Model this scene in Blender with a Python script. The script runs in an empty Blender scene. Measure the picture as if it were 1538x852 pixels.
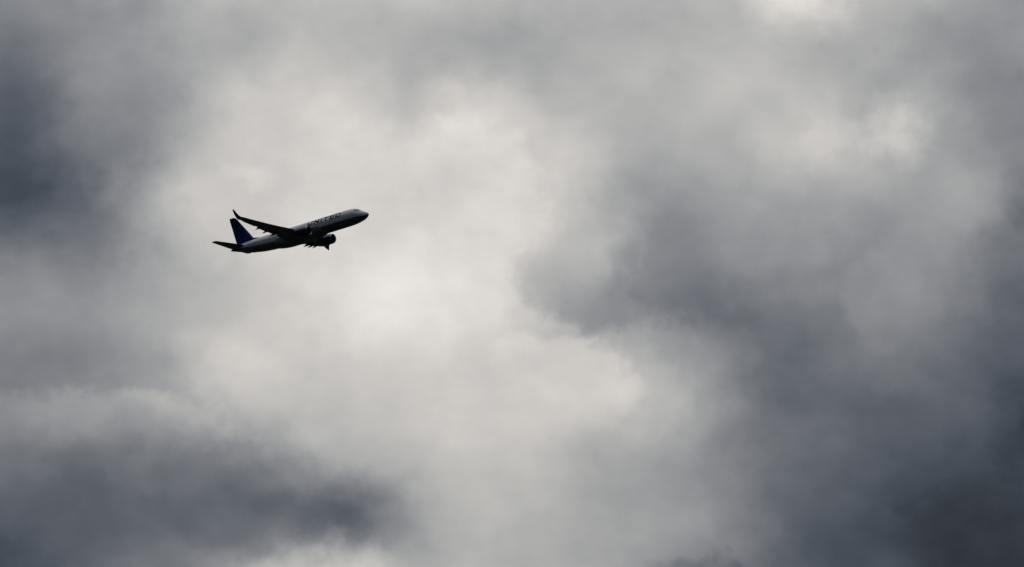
import bpy, bmesh, math, random
import numpy as np
from mathutils import Vector, Matrix, Euler

C = bpy.context.scene.collection
scene = bpy.context.scene
R = math.radians

# ------------------------------------------------------------------ camera, light, exposure
CAM_EL = 10.0                      # telephoto lens tilted up from the ground
HFOV = 12.0
cam_d = bpy.data.cameras.new('camera')
cam = bpy.data.objects.new('camera', cam_d)
C.objects.link(cam)
cam.location = (0, 0, 1.7)
cam.rotation_euler = (R(90 + CAM_EL), 0, 0)
cam_d.sensor_fit = 'HORIZONTAL'
cam_d.angle = R(HFOV)
cam_d.clip_start = 1.0
cam_d.clip_end = 90000.0
scene.camera = cam

SUN_EL, SUN_AZ = 40.0, -2.0        # behind the brightest part of the overcast, facing the camera
world = bpy.data.worlds.new("World")
scene.world = world
world.use_nodes = True
wn = world.node_tree
for n in list(wn.nodes):
    wn.nodes.remove(n)
sky = wn.nodes.new('ShaderNodeTexSky')
sky.sky_type = 'NISHITA'
sky.sun_disc = False
sky.sun_elevation = R(SUN_EL)
sky.sun_rotation = R(SUN_AZ)
bg = wn.nodes.new('ShaderNodeBackground')
bg.inputs['Strength'].default_value = 0.06
wo = wn.nodes.new('ShaderNodeOutputWorld')
wn.links.new(sky.outputs[0], bg.inputs['Color'])
wn.links.new(bg.outputs[0], wo.inputs['Surface'])

sun_d = bpy.data.lights.new('sun', 'SUN')
sun_d.energy = 1.5
sun_d.angle = R(10)
sun_d.color = (1.0, 0.985, 0.96)
sun = bpy.data.objects.new('sun', sun_d)
C.objects.link(sun)
sdir = Vector((math.sin(R(SUN_AZ)) * math.cos(R(SUN_EL)), math.cos(R(SUN_AZ)) * math.cos(R(SUN_EL)), math.sin(R(SUN_EL))))
sun.rotation_euler = (-sdir).to_track_quat('-Z', 'Y').to_euler()
sun.location = (0, 0, 500)

scene.view_settings.view_transform = 'Standard'
scene.view_settings.look = 'None'
scene.view_settings.gamma = 1.0
scene.view_settings.use_curve_mapping = False
EXPOSURE = 0.70
scene.view_settings.exposure = EXPOSURE
scene.cycles.use_denoising = True
scene.cycles.filter_width = 1.5
scene.cycles.max_bounces = 8

# ------------------------------------------------------------------ helpers
def tag(o, label=None, cat=None, group=None, kind=None):
    if label: o['label'] = label
    if cat: o['category'] = cat
    if group: o['group'] = group
    if kind: o['kind'] = kind

def obj(name, verts, faces, mat, parent=None, smooth=True, sharp=None):
    me = bpy.data.meshes.new(name)
    me.from_pydata([tuple(v) for v in verts], [], faces)
    bm = bmesh.new(); bm.from_mesh(me)
    bmesh.ops.recalc_face_normals(bm, faces=bm.faces)
    for f in bm.faces: f.smooth = smooth
    if sharp:
        for e in bm.edges:
            if len(e.link_faces) == 2 and e.calc_face_angle(0) > R(sharp): e.smooth = False
    bm.to_mesh(me); bm.free()
    me.materials.append(mat)
    o = bpy.data.objects.new(name, me)
    C.objects.link(o)
    if parent: o.parent = parent
    return o

def s2l(c):
    c = c / 255.0
    return c / 12.92 if c <= 0.04045 else ((c + 0.055) / 1.055) ** 2.4

class G:
    """small expression builder for shader math nodes"""
    def __init__(self, nt): self.nt = nt
    def m(self, op, *a, clamp=False):
        n = self.nt.nodes.new('ShaderNodeMath'); n.operation = op; n.use_clamp = clamp
        for i, v in enumerate(a):
            if isinstance(v, (int, float)): n.inputs[i].default_value = float(v)
            else: self.nt.links.new(v, n.inputs[i])
        return n.outputs[0]
    def add(self, a, b): return self.m('ADD', a, b)
    def sub(self, a, b): return self.m('SUBTRACT', a, b)
    def mul(self, a, b): return self.m('MULTIPLY', a, b)
    def mad(self, a, b, c): return self.m('MULTIPLY_ADD', a, b, c)
    def gauss(self, x, c, s):
        d = self.mul(self.sub(x, c), 1.0 / (s * math.sqrt(2)))
        return self.m('POWER', math.exp(-1), self.mul(d, d))
    def sstep(self, x, lo, hi):
        n = self.nt.nodes.new('ShaderNodeMapRange'); n.interpolation_type = 'SMOOTHSTEP'
        self.nt.links.new(x, n.inputs['Value'])
        n.inputs['From Min'].default_value = lo; n.inputs['From Max'].default_value = hi
        return n.outputs[0]
    def noise(self, vec, scale, detail=4, rough=0.5, off=(0, 0, 0), stretch=(1, 1, 1)):
        mp = self.nt.nodes.new('ShaderNodeMapping')
        mp.inputs['Location'].default_value = off
        mp.inputs['Scale'].default_value = stretch
        self.nt.links.new(vec, mp.inputs['Vector'])
        n = self.nt.nodes.new('ShaderNodeTexNoise')
        n.inputs['Scale'].default_value = scale
        n.inputs['Detail'].default_value = detail
        n.inputs['Roughness'].default_value = rough
        self.nt.links.new(mp.outputs[0], n.inputs['Vector'])
        return self.sub(n.outputs['Fac'], 0.5)

# ------------------------------------------------------------------ the overcast: a translucent cloud sheet lit from behind by sun and sky
F = 769.0 / math.tan(R(HFOV / 2))      # angular unit of the cloud map: 1 / F radian
STEP = 77.0
T = [  # cloud brightness table, top row first (how much light each patch of the sheet lets through)
 [134,145,156,157,183,178,187,188,190,184,181,174,176,174,180,190,201,179,174,153,146],
 [111,130,158,166,166,175,189,183,173,167,161,169,175,178,183,184,171,164,152,140,147],
 [ 97,114,154,156,177,197,208,206,187,208,199,182,182,178,187,185,189,170,170,143,130],
 [ 85,112,134,155,187,197,205,206,202,199,199,198,172,173,171,188,182,179,165,154,134],
 [ 77, 87,114,167,203,200,212,208,199,202,205,193,161,144,152,159,161,156,156,159,110],
 [121,123,124,163,184,203,214,221,227,214,212,193,175,141,144,144,149,134,145,123,114],
 [148,143,148,166,182,198,212,229,229,222,210,183,155,137,120,122,125,129,137,116, 96],
 [128,125,136,155,193,208,198,206,208,208,197,189,182,163,135,107,108,119,115, 99, 87],
 [118,132,134,148,164,184,190,193,196,202,206,201,193,182,144,109,104, 96, 98, 93, 59],
 [105,102,102,113,111,117,156,164,179,192,194,180,167,156,134,113,100, 96, 80, 74, 67],
 [ 91, 92, 95,103,111,115,115,102,155,181,184,176,165,160,140,105, 86, 78, 61, 59, 58],
 [ 72, 83,105,116,132,171,179,180,168,184,176,174,164,143,130,103, 78, 79, 64, 53, 55],
]
BASE = 0.17  # sheet level outside the mapped view, kept low to darken the underside
def pad(t):
    a = np.array(t, float) / 255.0
    a = np.pad(a, 1, mode='edge')
    return a
TV = pad(T) - BASE
NR, NC = TV.shape
SIG = 0.62
def kern(n):
    i = np.arange(n)
    return np.exp(-((i[:, None] - i[None, :]) ** 2) / (2 * SIG * SIG))
COEF = np.linalg.solve(kern(NR), TV) @ np.linalg.inv(kern(NC))

def cloud_material():
    m = bpy.data.materials.new('cloud sheet')
    m.use_nodes = True
    nt = m.node_tree
    for n in list(nt.nodes): nt.nodes.remove(n)
    g = G(nt)
    geo = nt.nodes.new('ShaderNodeNewGeometry')
    nrm = nt.nodes.new('ShaderNodeVectorMath'); nrm.operation = 'NORMALIZE'
    nt.links.new(geo.outputs['Position'], nrm.inputs[0])
    d = nrm.outputs[0]
    def dot(v):
        n = nt.nodes.new('ShaderNodeVectorMath'); n.operation = 'DOT_PRODUCT'
        nt.links.new(d, n.inputs[0]); n.inputs[1].default_value = v
        return n.outputs['Value']
    ce, se = math.cos(R(CAM_EL)), math.sin(R(CAM_EL))
    u = g.mad(dot((1, 0, 0)), F, 769.0)
    v = g.mad(dot((0, -se, ce)), -F, 426.0)
    front = g.m('GREATER_THAN', dot((0, ce, se)), 0.0)
    comb = nt.nodes.new('ShaderNodeCombineXYZ')
    nt.links.new(g.mul(u, 0.01), comb.inputs[0]); nt.links.new(g.mul(v, 0.01), comb.inputs[1])
    nt.links.new(front, comb.inputs[2])
    p = comb.outputs[0]
    # billowing: the map is warped by turbulence at several scales
    wu = g.add(g.mul(g.noise(p, 0.55, 2, 0.5, (3.1, 7.7, 0)), 70.0), g.mul(g.noise(p, 1.9, 4, 0.55, (13.1, 2.7, 0)), 55.0))
    wv = g.add(g.mul(g.noise(p, 0.55, 2, 0.5, (9.4, 1.2, 4)), 60.0), g.mul(g.noise(p, 1.9, 4, 0.55, (5.5, 8.8, 2)), 55.0))
    uw = g.add(u, wu)
    vw = g.add(v, wv)
    ug = g.mad(uw, 1.0 / STEP, 1.0)
    vg = g.mad(vw, 1.0 / STEP, 1.0)
    BV = [g.gauss(vg, j, SIG) for j in range(NR)]
    total = None
    for i in range(NC):
        bu = g.mul(g.gauss(ug, i, SIG), front)
        acc = g.mul(BV[0], float(COEF[0, i]))
        for j in range(1, NR):
            acc = g.mad(BV[j], float(COEF[j, i]), acc)
        total = g.mul(acc, bu) if total is None else g.mad(acc, bu, total)
    # unseen overhead part of the sheet made brighter to light the hull's top
    zen = g.sstep(dot((0, 0, 1)), 0.34, 0.80)
    L = g.add(total, g.mad(zen, 0.79, BASE))
    # separate cloud banks with firmer, ragged rims
    def billow(scale, detail, off):
        return g.sub(g.m('ABSOLUTE', g.mul(g.noise(p, scale, detail, 0.5, off), 2.0)), 0.18)
    rag = g.add(billow(1.3, 1, (21.0, 4.0, 0)), g.add(g.mul(billow(3.0, 1, (2.0, 31.0, 0)), 0.5), g.mul(billow(6.5, 1, (12.0, 3.0, 0)), 0.22)))
    def bank(cx, cy, a, b, rot, amount, lo, hi, ragamp, face=None):
        nonlocal L
        c, s = math.cos(R(rot)), math.sin(R(rot))
        x = g.sub(uw, cx); y = g.sub(vw, cy)
        xr = g.mul(g.mad(x, c, g.mul(y, s)), 1.0 / a)
        yr = g.mul(g.mad(y, c, g.mul(x, -s)), 1.0 / b)
        r2 = g.m('SQRT', g.mad(xr, xr, g.mul(yr, yr)))
        f = g.mad(rag, ragamp, g.sub(1.0, r2))
        mk = g.mul(g.sstep(f, lo, hi), front)
        if face is not None:      # only the rim on this side is firm, the far side melts away
            fx, fy = math.cos(R(face)), math.sin(R(face))
            mk = g.mul(mk, g.sstep(g.mad(xr, fx, g.mul(yr, fy)), -0.55, 0.75))
        L = g.mad(mk, amount, L)
    for b in BANKS: bank(*b)
    # fine mottling
    n1 = g.noise(p, 1.25, 5, 0.55, (40.0, 11.0, 0), (1, 1.25, 1))
    n2 = g.noise(p, 3.4, 4, 0.5, (17.0, 23.0, 0), (1, 1.2, 1))
    L = g.mad(n1, 0.10, L)
    L = g.mad(n2, 0.028, L)
    ramp = nt.nodes.new('ShaderNodeValToRGB')
    nt.links.new(L, ramp.inputs['Fac'])
    stops = [(20, (22, 26, 32)), (48, (45, 50, 57)), (62, (58, 64, 72)), (80, (77, 84, 93)), (100, (97, 102, 110)), (120, (119, 122, 127)),
             (140, (139, 141, 145)), (160, (159, 160, 161)), (180, (180, 180, 178)), (205, (207, 203, 199)), (228, (230, 227, 222)), (250, (248, 246, 242))]
    el = ramp.color_ramp.elements
    while len(el) < len(stops): el.new(0.5)
    for e_, (pos, col) in zip(el, stops):
        e_.position = pos / 255.0
        e_.color = tuple(s2l(c) * k for c, k in zip(col, TRANS)) + (1.0,)
    tr = nt.nodes.new('ShaderNodeBsdfTranslucent')
    nt.links.new(ramp.outputs['Color'], tr.inputs['Color'])
    out = nt.nodes.new('ShaderNodeOutputMaterial')
    nt.links.new(tr.outputs[0], out.inputs['Surface'])
    return m
TRANS = (0.965, 0.955, 0.935)    # slight warm tint trimming the colour of the light passed through
BANKS = [
 # cx, cy, a, b, rotation, amount, edge lo, edge hi, raggedness, firm side
 (  50, 125, 262, 222,   0, -0.090,  0.0, 0.50, 0.15, 25),
 ( 640, 310, 220, 170,   0,  0.060,  0.0, 0.34, 0.25, -45),
 (1085, 405, 190, 112,   0, -0.060,  0.0, 0.40, 0.35, 150),
 ( 900, 422, 142,  88,  10, -0.085,  0.0, 0.32, 0.45, 135),
 ( 835, 592, 142,  98,   0,  0.065,  0.0, 0.30, 0.45, -55),
 ( 110, 700, 330, 130,  -2,  0.085,  0.0, 0.22, 0.24, -90),
 ( 330, 775, 300,  80,   5, -0.090,  0.0, 0.60, 0.25, 30),
 ( 490, 872, 150,  75,   0,  0.060,  0.0, 0.50, 0.40, -90),
 (1195,   0, 100,  70,   0,  0.070, -0.1, 0.90, 0.50),
 (1350, 198,  85,  62,   5,  0.110,  0.0, 0.95, 0.50),
 (1240, 205,  85,  78,   0,  0.050,  0.0, 0.80, 0.60),
 ( 378, 264,  55,  32,   0,  0.040,  0.0, 0.80, 0.60),
 (1045, 880, 130,  62,   0, -0.080,  0.0, 0.50, 0.60),
 (1488, 306,  85,  36,  50,  0.050,  0.0, 0.90, 0.50, -30),
 ( 222, 322,  60,  32,   0,  0.035,  0.0, 0.80, 0.60, 180),
 (1345, 445, 100, 105,   0,  0.040,  0.0, 0.40, 0.40, 180),
]

RAD = 30000.0
def dome():
    nu, nv = 128, 40
    vs, fs = [], []
    els = [-1.0 + 91.0 * j / nv for j in range(nv)]
    for e in els:
        for i in range(nu):
            a = 2 * math.pi * i / nu
            vs.append((RAD * math.cos(R(e)) * math.sin(a), RAD * math.cos(R(e)) * math.cos(a), RAD * math.sin(R(e))))
    for j in range(nv - 1):
        for i in range(nu):
            k = (i + 1) % nu
            fs.append((j * nu + i, j * nu + k, (j + 1) * nu + k, (j + 1) * nu + i))
    vs.append((0, 0, RAD))
    for i in range(nu):
        fs.append(((nv - 1) * nu + i, (nv - 1) * nu + (i + 1) % nu, len(vs) - 1))
    o = obj('sky', vs, fs, cloud_material())
    tag(o, 'heavy grey overcast sky with a pale bright break in the middle', kind='structure')
dome()

def simple(name, col, rough=0.4, metal=0.0, coat=0.0, var=0.06, scale=3.0):
    """painted surface with slight soiling"""
    m = bpy.data.materials.new(name)
    m.use_nodes = True
    nt = m.node_tree
    b = nt.nodes['Principled BSDF']
    b.inputs['Roughness'].default_value = rough
    b.inputs['Metallic'].default_value = metal
    b.inputs['Coat Weight'].default_value = coat
    b.inputs['Coat Roughness'].default_value = 0.12
    tc = nt.nodes.new('ShaderNodeTexCoord')
    nz = nt.nodes.new('ShaderNodeTexNoise'); nz.inputs['Scale'].default_value = scale; nz.inputs['Detail'].default_value = 4
    nt.links.new(tc.outputs['Object'], nz.inputs['Vector'])
    r = nt.nodes.new('ShaderNodeValToRGB')
    r.color_ramp.elements[0].position = 0.3; r.color_ramp.elements[1].position = 0.7
    r.color_ramp.elements[0].color = tuple(c * (1 - var) for c in col) + (1,)
    r.color_ramp.elements[1].color = tuple(min(1, c * (1 + var)) for c in col) + (1,)
    nt.links.new(nz.outputs['Fac'], r.inputs['Fac'])
    nt.links.new(r.outputs['Color'], b.inputs['Base Color'])
    return m

# ground: dark fields out to the horizon
gm = simple('dark fields', (0.014, 0.016, 0.012), 0.95, var=0.5, scale=0.003)
gn = 128
gv = [(0, 0, 0)] + [(29990 * math.cos(2 * math.pi * i / gn), 29990 * math.sin(2 * math.pi * i / gn), 0) for i in range(gn)]
ground = obj('ground', gv, [(0, 1 + i, 1 + (i + 1) % gn) for i in range(gn)], gm, smooth=False)
tag(ground, 'dark flat land reaching to the horizon', kind='structure')

# ------------------------------------------------------------------ airliner
# body frame: X forward, Y to port, Z up; st = metres aft of the nose; the Empty sits under the middle of the hull
def P(st, y, z): return Vector((20.0 - st, y, z + 2.0))

def pchip(xs, ys):
    xs = np.array(xs, float); ys = np.array(ys, float)
    h = np.diff(xs); dl = np.diff(ys) / h
    d = np.zeros_like(ys)
    for k in range(1, len(xs) - 1):
        if dl[k - 1] * dl[k] > 0:
            w1 = 2 * h[k] + h[k - 1]; w2 = h[k] + 2 * h[k - 1]
            d[k] = (w1 + w2) / (w1 / dl[k - 1] + w2 / dl[k])
    d[0] = dl[0]; d[-1] = dl[-1]
    def f(x):
        x = min(max(x, xs[0]), xs[-1])
        k = min(int(np.searchsorted(xs, x, side='right') - 1), len(h) - 1)
        t = (x - xs[k]) / h[k]
        return float((2*t**3-3*t*t+1)*ys[k] + (t**3-2*t*t+t)*h[k]*d[k] + (-2*t**3+3*t*t)*ys[k+1] + (t**3-t*t)*h[k]*d[k+1])
    return f
HULL = [ # st, top, bottom, half width
 (0.0,-0.44,-0.46,0.01),(0.08,-0.20,-0.72,0.26),(0.25,-0.02,-0.90,0.44),(0.5,0.14,-1.07,0.62),(1.0,0.42,-1.31,0.92),(1.6,0.74,-1.52,1.18),
 (2.2,1.14,-1.67,1.38),(2.8,1.52,-1.78,1.54),(3.5,1.78,-1.88,1.68),(4.5,1.93,-1.96,1.80),(6.0,1.99,-2.0,1.87),(8.0,2.0,-2.0,1.88),
 (27.0,2.0,-2.0,1.88),(30.0,2.0,-1.82,1.87),(33.0,1.98,-1.42,1.77),(36.0,1.90,-0.78,1.48),(38.5,1.72,-0.08,1.08),(40.2,1.42,0.46,0.68),(41.1,1.16,0.74,0.34),(41.35,1.05,0.84,0.2)]
fT = pchip([h[0] for h in HULL], [h[1] for h in HULL])
fB = pchip([h[0] for h in HULL], [h[2] for h in HULL])
fW = pchip([h[0] for h in HULL], [h[3] for h in HULL])
def hull(st, th, off=0.0, side=-1):
    """point on the hull; th = angle above the widest line (degrees), side -1 starboard, +1 port"""
    c = (fT(st) + fB(st)) / 2; hh = (fT(st) - fB(st)) / 2 + off; w = fW(st) + off
    return P(st, side * w * math.cos(R(th)), c + hh * math.sin(R(th)))

# --- paints
def fuselage_paint():
    m = bpy.data.materials.new('hull paint')
    m.use_nodes = True
    nt = m.node_tree; g = G(nt)
    b = nt.nodes['Principled BSDF']
    b.inputs['Roughness'].default_value = 0.32
    b.inputs['Coat Weight'].default_value = 0.35
    b.inputs['Coat Roughness'].default_value = 0.1
    tc = nt.nodes.new('ShaderNodeTexCoord')
    sp = nt.nodes.new('ShaderNodeSeparateXYZ')
    nt.links.new(tc.outputs['Object'], sp.inputs[0])
    x, z = sp.outputs[0], sp.outputs[2]
    # white upper hull, blue line, grey belly darkened with painted-in shade: the line sweeps up towards the tail
    aft = g.m('MAXIMUM', g.mul(g.sub(-4.0, x), 1.0), 0.0)
    line = g.mad(g.mul(aft, aft), 0.0065, 1.25)
    dz = g.sub(z, line)
    mix1 = nt.nodes.new('ShaderNodeMix'); mix1.data_type = 'RGBA'
    nt.links.new(g.sstep(dz, -0.02, 0.02), mix1.inputs['Factor'])
    mix1.inputs['A'].default_value = (0.012, 0.03, 0.13, 1)
    nz = g.noise(tc.outputs['Object'], 1.5, 5, 0.6, (0, 0, 0), (0.25, 1, 1))
    wh = nt.nodes.new('ShaderNodeCombineColor')
    for i, k in enumerate((0.63, 0.645, 0.665)):
        nt.links.new(g.mad(nz, 0.08, k), wh.inputs[i])
    nt.links.new(wh.outputs[0], mix1.inputs['B'])
    mix2 = nt.nodes.new('ShaderNodeMix'); mix2.data_type = 'RGBA'
    nt.links.new(g.sstep(dz, -0.16, -0.12), mix2.inputs['Factor'])
    gr = nt.nodes.new('ShaderNodeCombineColor')
    for i, k in enumerate((0.13, 0.14, 0.165)):
        nt.links.new(g.mad(nz, 0.10, k), gr.inputs[i])
    nt.links.new(gr.outputs[0], mix2.inputs['A'])
    nt.links.new(mix1.outputs['Result'], mix2.inputs['B'])
    nt.links.new(mix2.outputs['Result'], b.inputs['Base Color'])
    return m
def fin_paint():
    m = bpy.data.materials.new('tail paint')
    m.use_nodes = True
    nt = m.node_tree; g = G(nt)
    b = nt.nodes['Principled BSDF']
    b.inputs['Roughness'].default_value = 0.3
    b.inputs['Coat Weight'].default_value = 0.3
    tc = nt.nodes.new('ShaderNodeTexCoord')
    sp = nt.nodes.new('ShaderNodeSeparateXYZ')
    nt.links.new(tc.outputs['Object'], sp.inputs[0])
    nz = g.noise(tc.outputs['Object'], 1.2, 3, 0.5)
    f = g.add(g.mul(g.sub(sp.outputs[2], 4.0), 1 / 7.0), g.mul(nz, 0.15))
    r = nt.nodes.new('ShaderNodeValToRGB')
    el = r.color_ramp.elements
    el[0].position = 0.0; el[0].color = (0.004, 0.015, 0.14, 1)
    el[1].position = 0.75; el[1].color = (0.002, 0.006, 0.04, 1)
    nt.links.new(f, r.inputs['Fac'])
    nt.links.new(r.outputs['Color'], b.inputs['Base Color'])
    return m
M_HULL = fuselage_paint()
M_FIN = fin_paint()
M_WING = simple('darkened grey wing paint', (0.13, 0.133, 0.137), 0.4, coat=0.1, var=0.12, scale=0.8)  # grey taken darker than the paint, underside shade put into the colour
M_BLUE = simple('dark blue paint', (0.004, 0.009, 0.045), 0.35, coat=0.3)
M_LINE = simple('mid blue globe lines', (0.02, 0.05, 0.24), 0.35)
M_METAL = simple('brushed metal', (0.22, 0.225, 0.23), 0.3, metal=1.0)
M_DARKMETAL = simple('heat stained metal', (0.12, 0.11, 0.10), 0.4, metal=1.0, var=0.2)
M_GLASS = simple('dark glass', (0.01, 0.012, 0.015), 0.08)
M_TITLE = simple('title blue', (0.003, 0.006, 0.025), 0.5)
M_TITLE.node_tree.nodes['Principled BSDF'].inputs['Specular IOR Level'].default_value = 0.02
M_FAN = simple('fan titanium', (0.10, 0.10, 0.11), 0.35, metal=0.9)
M_DOOR = simple('door paint', (0.66, 0.67, 0.69), 0.35, coat=0.3)
M_GREY = simple('darkened grey composite', (0.15, 0.155, 0.165), 0.45)  # darker than the real finish, so belly shade sits in the colour

# placing: pose measured against the picture
ROLL, PITCH, YAW = -1.94775404e-01, -2.43384660e-01, -5.75384090e-01
TC = Vector((-50.2002520, 1166.03834, 10.1958650))      # camera frame: right, away, up
ce, se = math.cos(R(CAM_EL)), math.sin(R(CAM_EL))
M3 = Matrix(((1, 0, 0), (0, ce, -se), (0, se, ce)))
rot = M3 @ (Matrix.Rotation(YAW, 3, 'Z') @ Matrix.Rotation(PITCH, 3, 'Y') @ Matrix.Rotation(ROLL, 3, 'X'))
plane = bpy.data.objects.new('airliner', None)
C.objects.link(plane)
plane.empty_display_size = 5
plane.rotation_euler = rot.to_euler()
plane.location = M3 @ TC + Vector((0, 0, 1.7))
tag(plane, 'dark twin engine airliner with blue tail fin climbing against bright clouds', 'airplane')

# --- fuselage
NS = 64
sts = [0.0, 0.03, 0.08, 0.15, 0.25, 0.37, 0.5, 0.7] + [1.0 + 0.25 * i for i in range(21)] + list(np.arange(6.5, 27, 1.0)) + list(np.arange(27, 40.3, 0.4)) + [40.6, 40.9, 41.1, 41.25, 41.35]
vs, fs = [], []
for st in sts:
    c = (fT(st) + fB(st)) / 2; hh = (fT(st) - fB(st)) / 2; w = fW(st)
    for i in range(NS):
        a = 2 * math.pi * i / NS
        vs.append(P(st, w * math.cos(a), c + hh * math.sin(a)))
for j in range(len(sts) - 1):
    for i in range(NS):
        k = (i + 1) % NS
        fs.append((j * NS + i, j * NS + k, (j + 1) * NS + k, (j + 1) * NS + i))
fs.append(tuple(range(NS))); fs.append(tuple((len(sts) - 1) * NS + i for i in range(NS)))
fuselage = obj('fuselage', vs, fs, M_HULL, plane, sharp=50)

def patch(name, st0, st1, th0, th1, mat, parent, side, off=0.02, n=5, corner=0.0, skew=0.0):
    """panel lying on the hull between two stations and two angles, rim folded down to the skin"""
    out = []
    ring = []
    for i in range(n + 1): ring.append((i / n, 0))
    for i in range(1, n + 1): ring.append((1, i / n))
    for i in range(n - 1, -1, -1): ring.append((i / n, 1))
    for i in range(n - 1, 0, -1): ring.append((0, i / n))
    def rc(a, b):
        x, y = a * 2 - 1, b * 2 - 1
        if corner > 0:
            l = max(abs(x), abs(y)); q = (abs(x) ** 4 + abs(y) ** 4) ** 0.25
            k = 1 - corner + corner * (l / q)
            x *= k; y *= k
        return (x + 1) / 2, (y + 1) / 2
    V = []
    for (a, b) in ring:
        a, b = rc(a, b)
        V.append(hull(st0 + (st1 - st0) * a + skew * b, th0 + (th1 - th0) * b, off, side))
    m = len(ring)
    for (a, b) in ring:
        a, b = rc(a, b)
        V.append(hull(st0 + (st1 - st0) * a + skew * b, th0 + (th1 - th0) * b, -0.03, side))
    cidx = len(V)
    V.append(hull((st0 + st1) / 2 + skew / 2, (th0 + th1) / 2, off, side))
    Fs = [(i, (i + 1) % m, cidx) for i in range(m)]
    Fs += [(i, (i + 1) % m, m + (i + 1) % m, m + i) for i in range(m)]
    return obj(name, V, Fs, mat, parent, smooth=False)

for side in (-1, 1):
    patch('cockpit_window', 1.78, 2.30, 64, 87, M_GLASS, fuselage, side, skew=0.22, corner=0.4)
    patch('cockpit_window', 1.95, 2.62, 39, 59, M_GLASS, fuselage, side, skew=0.2, corner=0.4)
    patch('cockpit_window', 2.70, 3.20, 33, 50, M_GLASS, fuselage, side, skew=0.1, corner=0.4)
    k = 0
    st = 6.3
    while st < 35.2:
        if not (9.6 < st < 10.0):
            patch('cabin_window', st, st + 0.24, 4.0, 12.5, M_GLASS, fuselage, side, off=0.012, n=2, corner=0.5)
        st += 0.62
    patch('door', 4.35, 5.25, -16, 36, M_DOOR, fuselage, side, off=0.012, n=6, corner=0.25)
    patch('door', 35.5, 36.3, -14, 38, M_DOOR, fuselage, side, off=0.012, n=6, corner=0.25)
    for st in (19.0, 20.1):
        patch('emergency_exit', st, st + 0.52, 0, 27, M_DOOR, fuselage, side, off=0.010, n=3, corner=0.3)

# --- titles on the hull: UNITED
def lettering(side):
    gap, sw = 0.42, 0.31
    H = 1.0
    word = 'UNITED'
    widths = {'U': 1.42, 'N': 1.46, 'I': 0.36, 'T': 1.34, 'E': 1.24, 'D': 1.46}
    strokes = []
    x = 0.0
    def line(p, q, w=sw): strokes.append(([p, q], w))
    def arc(pts, w=sw): strokes.append((pts, w))
    for ch in word:
        w = widths[ch]; h = sw / 2
        if ch == 'U':
            r = 0.42
            pts = [(x + h, H)]
            for i in range(9):
                a = math.pi + i * math.pi / 2 / 8
                pts.append((x + h + r + r * math.cos(a), r + h * 0.85 + r * math.sin(a)))
            for i in range(9):
                a = 1.5 * math.pi + i * math.pi / 2 / 8
                pts.append((x + w - h - r + r * math.cos(a), r + h * 0.85 + r * math.sin(a)))
            pts.append((x + w - h, H)); arc(pts)
        elif ch == 'N':
            line((x + h, 0), (x + h, H)); line((x + w - h, 0), (x + w - h, H)); line((x + h, H - 0.1), (x + w - h, 0.1))
        elif ch == 'I':
            line((x + w / 2, 0), (x + w / 2, H))
        elif ch == 'T':
            line((x, H - 0.1), (x + w, H - 0.1), 0.2); line((x + w / 2, 0), (x + w / 2, H - 0.2))
        elif ch == 'E':
            line((x + h, 0), (x + h, H)); 
            for yy in (0.095, 0.5, 0.905): line((x + sw, yy), (x + w, yy), 0.19)
        elif ch == 'D':
            line((x + h, 0), (x + h, H))
            pts = [(x + sw, 0.095)]
            for i in range(13):
                a = -math.pi / 2 + i * math.pi / 12
                pts.append((x + w - h - 0.42 + 0.42 * math.cos(a), 0.5 + 0.405 * math.sin(a)))
            pts.append((x + sw, 0.905)); arc(pts, 0.2)
        x += w + gap
    total = x - gap
    s = LET_LEN / total
    def put(px, py, off):
        st = LET_AFT - px * s if side < 0 else LET_FWD + px * s
        th = LET_TH0 + (LET_TH1 - LET_TH0) * py
        return hull(st, th, off, side)
    V, Fs = [], []
    for k, (pts, w) in enumerate(strokes):
        # resample
        rs = []
        for a, b in zip(pts[:-1], pts[1:]):
            n = max(1, int(math.dist(a, b) / 0.12))
            for i in range(n): rs.append((a[0] + (b[0] - a[0]) * i / n, a[1] + (b[1] - a[1]) * i / n))
        rs.append(pts[-1])
        off = 0.020 + 0.004 * (k % 6)
        base = len(V)
        for i, p in enumerate(rs):
            a = rs[max(0, i - 1)]; b = rs[min(len(rs) - 1, i + 1)]
            tx, ty = b[0] - a[0], b[1] - a[1]; l = math.hypot(tx, ty) or 1
            nx, ny = -ty / l * w / 2, tx / l * w / 2
            V.append(put(p[0] + nx, p[1] + ny, off)); V.append(put(p[0] - nx, p[1] - ny, off))
        for i in range(len(rs) - 1):
            q = base + 2 * i
            Fs.append((q, q + 1, q + 3, q + 2))
    return obj('lettering', V, Fs, M_TITLE, fuselage, smooth=False)
LET_AFT, LET_FWD = 16.9, 6.9
LET_LEN = LET_AFT - LET_FWD
LET_TH0, LET_TH1 = 13.5, 50.0
lettering(-1); lettering(1)

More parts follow.
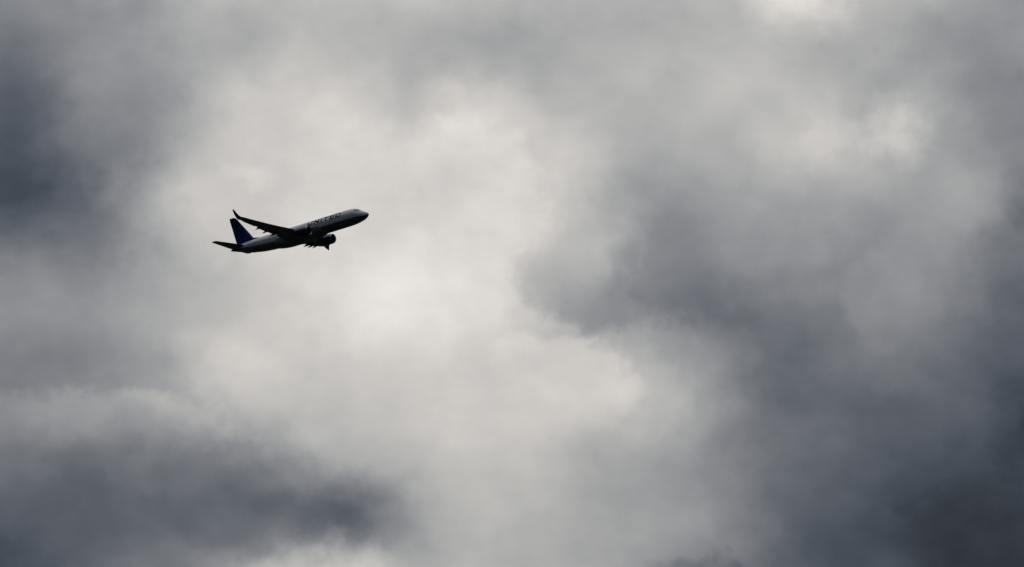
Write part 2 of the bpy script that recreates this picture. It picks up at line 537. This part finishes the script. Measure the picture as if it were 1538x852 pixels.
# --- lofted foils
def foil_profile(n=14):
    """(chord fraction, upper half thickness, lower half thickness) around a closed loop, TE upper -> LE -> TE lower"""
    xs = [0.5 * (1 + math.cos(math.pi * i / n)) for i in range(n + 1)]
    def t(x): return 5 * (0.2969 * math.sqrt(x) - 0.126 * x - 0.3516 * x * x + 0.2843 * x ** 3 - 0.1026 * x ** 4)
    up = [(x, t(x)) for x in xs]
    lo = [(x, -t(x)) for x in reversed(xs[:-1])]
    return up + lo
def loft(name, secs, mat, parent, n=14, camber=0.0, c0=0.0, c1=1.0, grow=0.0):
    """secs: (LE, TE, thickness ratio, normal)"""
    prof = foil_profile(n)
    V, Fs = [], []
    for LE, TE, tr, nm in secs:
        ch = (TE - LE).length
        for x, y in prof:
            cam_ = camber * 4 * x * (1 - x)
            V.append(LE + (TE - LE) * x + nm * (ch * (y * tr + cam_)))
    m = len(prof)
    for j in range(len(secs) - 1):
        for i in range(m):
            k = (i + 1) % m
            Fs.append((j * m + i, j * m + k, (j + 1) * m + k, (j + 1) * m + i))
    Fs.append(tuple(range(m))); Fs.append(tuple((len(secs) - 1) * m + i for i in range(m)))
    return obj(name, V, Fs, mat, parent, sharp=60)

TIP = 16.9
def w_le(y):
    a = 24.1 - 0.50 * (TIP - y)
    if y < 4.6: a -= 0.30 * (4.6 - y)
    return a
def w_te(y):
    return 23.25 + 0.02 * (5.8 - y) if y < 5.8 else 23.25 + (26.0 - 23.25) * (y - 5.8) / (TIP - 5.8)
def w_z(y):
    d = max(0.0, y - 1.88)
    return -1.05 + 0.105 * d + 0.0043 * d * d
def w_tw(y): return R(1.5 - 4.0 * y / TIP)
def w_tr(y): return 0.145 - 0.045 * min(1, y / 8.0)
def w_sec(y, side):
    le, te, z, tw = w_le(y), w_te(y), w_z(y), w_tw(y)
    ch = te - le
    return (P(le, side * y, z + 0.4 * ch * math.sin(tw)), P(te, side * y, z - 0.6 * ch * math.sin(tw)))
def w_pt(y, side, c, dz=0.0):
    a, b = w_sec(y, side)
    return a + (b - a) * c + Vector((0, 0, dz))

def body_of_revolution(name, prof, cy, cz, mat, parent, n=36, cap0=True, cap1=True, squash=1.0, tilt=0.0):
    V, Fs = [], []
    for st, r in prof:
        for i in range(n):
            a = 2 * math.pi * i / n
            V.append(P(st, cy + r * math.cos(a), cz + squash * r * math.sin(a) + tilt * (st - prof[0][0])))
    for j in range(len(prof) - 1):
        for i in range(n):
            k = (i + 1) % n
            Fs.append((j * n + i, j * n + k, (j + 1) * n + k, (j + 1) * n + i))
    if cap0: Fs.append(tuple(range(n)))
    if cap1: Fs.append(tuple((len(prof) - 1) * n + i for i in range(n)))
    return obj(name, V, Fs, mat, parent, sharp=55)

UPZ = Vector((0, 0, 1))
for side in (-1, 1):
    ys = [1.0, 1.88, 2.6, 3.4, 4.2, 4.6, 5.2, 5.8, 7, 8.5, 10, 11.5, 13, 14.5, 15.8, TIP]
    wing = loft('wing', [(*w_sec(y, side), w_tr(y), UPZ) for y in ys], M_WING, plane, camber=0.012)
    # polished leading edge, inboard
    prof = [(0.07, 0.75), (0.03, 0.55), (0.008, 0.3), (0.0, 0.0), (0.008, -0.3), (0.03, -0.55), (0.07, -0.75)]
    def le_strip(name, y0, y1, mat):
        V, Fs = [], []
        yy = [y0 + (y1 - y0) * i / 8 for i in range(9)]
        for y in yy:
            a, b = w_sec(y, side); ch = (b - a).length
            for x, q in prof:
                t = 5 * (0.2969 * math.sqrt(x) - 0.126 * x - 0.3516 * x * x) * w_tr(y)
                d = Vector((1, 0, 0)) * (0.02 * (1 - x / 0.07)) + UPZ * math.copysign(0.015, q) * (1 if q else 0)
                V.append(a + (b - a) * x + UPZ * (ch * (math.copysign(t, q) + 0.012 * 4 * x * (1 - x))) + d)
        m = len(prof)
        for j in range(len(yy) - 1):
            for i in range(m - 1):
                Fs.append((j * m + i, j * m + i + 1, (j + 1) * m + i + 1, (j + 1) * m + i))
        return obj(name, V, Fs, mat, wing)
    le_strip('leading_edge', 1.95, 4.3, M_METAL)
    for a, b in ((5.6, 8.4), (8.45, 11.2), (11.25, 13.9), (13.95, 16.6)):
        le_strip('slat', a, b, M_GREY)
    # flaps slightly drooped behind the trailing edge
    def flap(name, y0, y1, frac, drop, defl, mat):
        secs = []
        for i in range(5):
            y = y0 + (y1 - y0) * i / 4
            ch = w_te(y) - w_le(y)
            fc = frac * ch
            a = w_pt(y, side, 1 - 0.72 * frac, -drop)
            b = a + Vector((-fc * math.cos(R(defl)), 0, -fc * math.sin(R(defl))))
            secs.append((a, b, 0.13, UPZ))
        return loft(name, secs, mat, wing, n=8)
    flap('flap', 2.2, 5.6, 0.20, 0.10, 7, M_GREY)
    flap('flap', 5.95, 11.4, 0.24, 0.08, 7, M_GREY)
    flap('aileron', 12.0, 15.6, 0.20, 0.0, 1.5, M_GREY)
    # flap track fairings
    for y, ln, r in ((6.6, 3.3, 0.26), (8.9, 3.0, 0.24), (11.2, 2.3, 0.17)):
        te = w_te(y)
        V, Fs = [], []
        zr = w_pt(y, side, 0.72).z - 2.0
        prof_f = [(0, .02), (.06, .4), (.18, .75), (.4, 1.0), (.6, .95), (.8, .6), (.94, .22), (1.0, .03)]
        n = 14
        st0 = te - ln * 0.62
        for t, q in prof_f:
            for i in range(n):
                a = 2 * math.pi * i / n
                V.append(P(st0 + t * ln, side * y + 0.62 * r * q * math.cos(a), zr - 0.20 - 0.34 * t * t + r * q * 1.25 * math.sin(a)))
        for j in range(len(prof_f) - 1):
            for i in range(n):
                k = (i + 1) % n
                Fs.append((j * n + i, j * n + k, (j + 1) * n + k, (j + 1) * n + i))
        Fs.append(tuple(range(n))); Fs.append(tuple((len(prof_f) - 1) * n + i for i in range(n)))
        obj('flap_fairing', V, Fs, M_WING, wing)
    # split winglets
    zt = w_z(TIP)
    def nrm(dy, dz):   # normal of a blade rising along (dy, dz)
        return Vector((0, side * -dz, dy)).normalized()
    up = [(24.1, TIP - 0.02, zt, 1.9, 1, 0.0), (24.6, TIP + 0.33, zt + 0.16, 1.5, 1, 0.6), (25.05, TIP + 0.55, zt + 0.5, 1.12, 0.55, 1),
          (25.5, TIP + 0.80, zt + 1.15, 0.88, 0.36, 1), (25.9, TIP + 1.02, zt + 1.85, 0.6, 0.3, 1), (26.25, TIP + 1.16, zt + 2.35, 0.26, 0.3, 1)]
    loft('winglet', [(P(st, side * y, z), P(st + c, side * y, z), 0.09, nrm(dy, dz)) for st, y, z, c, dy, dz in up], M_BLUE, wing)
    dn = [(24.3, TIP - 0.02, zt - 0.02, 1.6, 1, -0.3), (24.6, TIP + 0.35, zt - 0.20, 1.25, 0.9, -0.5), (25.0, TIP + 0.8, zt - 0.5, 0.72, 0.9, -0.5), (25.35, TIP + 1.2, zt - 0.74, 0.24, 0.9, -0.5)]
    loft('winglet', [(P(st, side * y, z), P(st + c, side * y, z), 0.09, nrm(dy, dz)) for st, y, z, c, dy, dz in dn], M_BLUE, wing)

    # --- engine
    ey, ez, e0 = side * 4.83, -1.80, 14.2
    nac = [(e0 + .04, 0.98), (e0, 1.03), (e0 + .06, 1.09), (e0 + .2, 1.15), (e0 + .5, 1.22), (e0 + 1.0, 1.27), (e0 + 1.8, 1.28), (e0 + 2.6, 1.24), (e0 + 3.3, 1.14), (e0 + 3.9, 1.0), (e0 + 3.9, 0.95), (e0 + 3.3, 0.97)]
    inner = [(e0 + 3.3, 0.97), (e0 + 1.0, 0.90), (e0 + 0.3, 0.90), (e0 + .04, 0.98)]
    engine = body_of_revolution('engine', nac + inner[1:], ey, ez, M_BLUE, plane, n=48, cap0=False, cap1=False, tilt=0.03)
    lip = [(e0 + .16, 0.905), (e0 + .03, 0.965), (e0 - .015, 1.03), (e0 + .05, 1.105), (e0 + .22, 1.17), (e0 + .30, 1.185)]
    body_of_revolution('intake_lip', lip, ey, ez, M_METAL, engine, n=48, cap0=False, cap1=False, tilt=0.03)
    # fan with blades
    V, Fs = [], []
    nb = 18
    for i in range(nb):
        a0 = 2 * math.pi * i / nb
        b0 = len(V)
        for k, r in enumerate((0.26, 0.58, 0.885)):
            tw = 0.16 + 0.05 * k
            for st, da in ((e0 + 0.85, 0), (e0 + 1.05, tw)):
                for th in (0.0, 0.02):
                    V.append(P(st + th, ey + r * math.cos(a0 + da), ez + 0.03 + r * math.sin(a0 + da)))
        for k in range(2):
            q = b0 + 4 * k
            Fs += [(q, q + 2, q + 6, q + 4), (q + 1, q + 3, q + 7, q + 5), (q, q + 1, q + 5, q + 4), (q + 2, q + 3, q + 7, q + 6)]
    fan = obj('fan', V, Fs, M_FAN, engine, smooth=False)
    body_of_revolution('spinner', [(e0 + .45, .01), (e0 + .55, .1), (e0 + .75, .2), (e0 + .95, .27), (e0 + 1.15, .28)], ey, ez + 0.02, M_FAN, engine, n=24)
    body_of_revolution('fan_case', [(e0 + 1.12, .92), (e0 + 1.2, .92)], ey, ez + .03, M_FAN, engine, n=32)
    body_of_revolution('exhaust_nozzle', [(e0 + 2.9, .80), (e0 + 3.9, .74), (e0 + 4.7, .52), (e0 + 4.7, .47), (e0 + 4.2, .48)], ey, ez + .1, M_DARKMETAL, engine, n=32, cap1=True)
    body_of_revolution('exhaust_cone', [(e0 + 4.1, .34), (e0 + 4.7, .26), (e0 + 5.3, .1), (e0 + 5.5, .02)], ey, ez + .12, M_DARKMETAL, engine, n=24)
    # pylon
    secs = []
    for hz, s0, s1, tk in ((-1.0, e0 + 1.2, e0 + 6.2, 0.07), (-0.8, e0 + 1.5, e0 + 6.5, 0.07), (-0.58, e0 + 2.2, e0 + 6.6, 0.075), (-0.50, e0 + 3.6, e0 + 6.6, 0.08)):
        secs.append((P(s0, ey, hz), P(s1, ey, hz), tk, Vector((0, 1, 0))))
    loft('pylon', secs, M_WING, engine)

    # --- horizontal stabilizer
    def s_sec(y):
        k = (y - 0.5) / (7.17 - 0.5)
        return (35.9 + 4.5 * k, 40.25 + 1.5 * k, 0.85 + 0.95 * k)
    secs = []
    for y in (0.35, 0.9, 2.5, 4.5, 6.3, 6.95, 7.17):
        a, b, z = s_sec(y)
        if y > 7: a += 0.35
        secs.append((P(a, side * y, z), P(b, side * y, z), 0.095, UPZ))
    stab = loft('stabilizer', secs, M_WING, plane)
    secs = []
    for y in (1.2, 3.5, 6.7):
        a, b, z = s_sec(y)
        c = 0.3 * (b - a)
        secs.append((P(b - c, side * y, z - 0.01), P(b + 0.04, side * y, z - 0.03), 0.12, UPZ))
    loft('elevator', secs, M_GREY, stab, n=8)

# --- wing to body fairing
V, Fs = [], []
fst = [(13.2, .02), (13.6, .3), (14.4, .65), (15.6, .9), (17.5, 1.0), (21.5, 1.0), (23.6, .95), (25.0, .75), (26.3, .42), (27.0, .15), (27.3, .02)]
n = 28
for st, q in fst:
    for i in range(n):
        a = math.pi + math.pi * i / (n - 1)
        ww = 1.70 + 0.42 * q; hb = 1.72 + 0.58 * q
        cx, sx = math.cos(a), math.sin(a)
        V.append(P(st, ww * math.copysign(abs(cx) ** 0.8, cx), -0.28 + hb * math.copysign(abs(sx) ** 0.8, sx)))
for j in range(len(fst) - 1):
    for i in range(n - 1):
        Fs.append((j * n + i, j * n + i + 1, (j + 1) * n + i + 1, (j + 1) * n + i))
for j in (0, len(fst) - 1): Fs.append(tuple(j * n + i for i in range(n)))
for j in range(len(fst) - 1): Fs.append((j * n, (j + 1) * n, (j + 1) * n + n - 1, j * n + n - 1))
obj('belly_fairing', V, Fs, M_GREY, plane, sharp=70)

# --- tail fin with dorsal strake
YN = Vector((0, 1, 0))
secs = []
for z in (1.5, 2.2, 3.2, 4.5, 6.0, 7.5, 8.6, 9.0):
    k = (z - 1.8) / 7.2
    a = 33.8 + 5.6 * k; b = 39.4 + 1.8 * k
    if z > 8.8: a += 0.45
    secs.append((P(a, 0, z), P(b, 0, z), 0.10 - 0.02 * k, YN))
fin = loft('tail_fin', secs, M_FIN, plane)
secs = []
for z, a, b in ((1.7, 31.6, 37.5), (2.02, 31.9, 37.5), (2.25, 33.0, 37.5), (2.55, 34.3, 37.5), (2.9, 35.0, 37.5)):
    secs.append((P(a, 0, z), P(b, 0, z), 0.035 + 0.008 * (z - 1.7), YN))
loft('dorsal_strake', secs, M_BLUE, fin)
secs = []
for z in (2.3, 4.5, 6.5, 8.5):
    k = (z - 1.8) / 7.2
    b = 39.4 + 1.8 * k; c = (b - (33.8 + 5.6 * k)) * 0.3
    secs.append((P(b - c, 0, z), P(b + 0.05, 0, z), 0.17, YN))
loft('rudder', secs, M_FIN, fin, n=8)
# globe lines wrapped over the fin sides
def fin_half(st, z):
    k = (z - 1.8) / 7.2
    a = 33.8 + 5.6 * k; b = 39.4 + 1.8 * k
    x = min(max((st - a) / (b - a), 0.0), 1.0)
    t = 5 * (0.2969 * math.sqrt(x) - 0.126 * x - 0.3516 * x * x + 0.2843 * x ** 3 - 0.1036 * x ** 4) * (0.10 - 0.02 * k) * (b - a)
    if x > 0.68: t = max(t, 0.17 * 0.3 * (b - a) * 0.5)
    return t, x
for side in (-1, 1):
    V, Fs = [], []
    gc = (37.0, -0.6)                     # globe centre, below the fin root
    def strip(pts, w, off):
        run = []
        def flush():
            nonlocal run
            if len(run) > 1:
                base = len(V)
                for i, p in enumerate(run):
                    a = run[max(0, i - 1)]; b = run[min(len(run) - 1, i + 1)]
                    tx, tz = b[0] - a[0], b[1] - a[1]; l = math.hypot(tx, tz) or 1
                    for sg in (1, -1):
                        st, z = p[0] - sg * tz / l * w / 2, p[1] + sg * tx / l * w / 2
                        V.append(P(st, side * (fin_half(st, z)[0] + off), z))
                for i in range(len(run) - 1):
                    q = base + 2 * i
                    Fs.append((q, q + 1, q + 3, q + 2))
            run = []
        for st, z in pts:
            ok = 2.3 < z < 8.5 and 0.08 < fin_half(st, z)[1] < 0.94
            if ok: run.append((st, z))
            else: flush()
        flush()
    for k, r in enumerate((3.6, 4.7, 5.8, 6.8)):
        strip([(gc[0] + 1.1 * r * math.cos(R(a)), gc[1] + r * math.sin(R(a))) for a in range(0, 181, 3)], 0.16, 0.02)
    for k, e in enumerate((-0.75, -0.4, -0.05, 0.3, 0.65)):
        strip([(gc[0] + 1.1 * 7.0 * e * math.cos(R(a)), gc[1] + 7.0 * math.sin(R(a))) for a in range(0, 91, 2)], 0.16, 0.028)
    obj('globe_emblem', V, Fs, M_LINE, fin, smooth=False)

# --- antennas, tail skid, beacon
def blade(name, st, z0, z1, ch, mat):
    loft(name, [(P(st, 0, z0), P(st + ch, 0, z0), 0.12, YN), (P(st + 0.25 * ch, 0, z1), P(st + 0.9 * ch, 0, z1), 0.12, YN)], mat, plane, n=6)
blade('antenna', 9.4, 1.95, 2.22, 0.35, M_GREY)
blade('antenna', 27.5, 1.95, 2.22, 0.35, M_GREY)
blade('tail_skid', 34.0, -0.95, -1.28, 0.7, M_GREY)
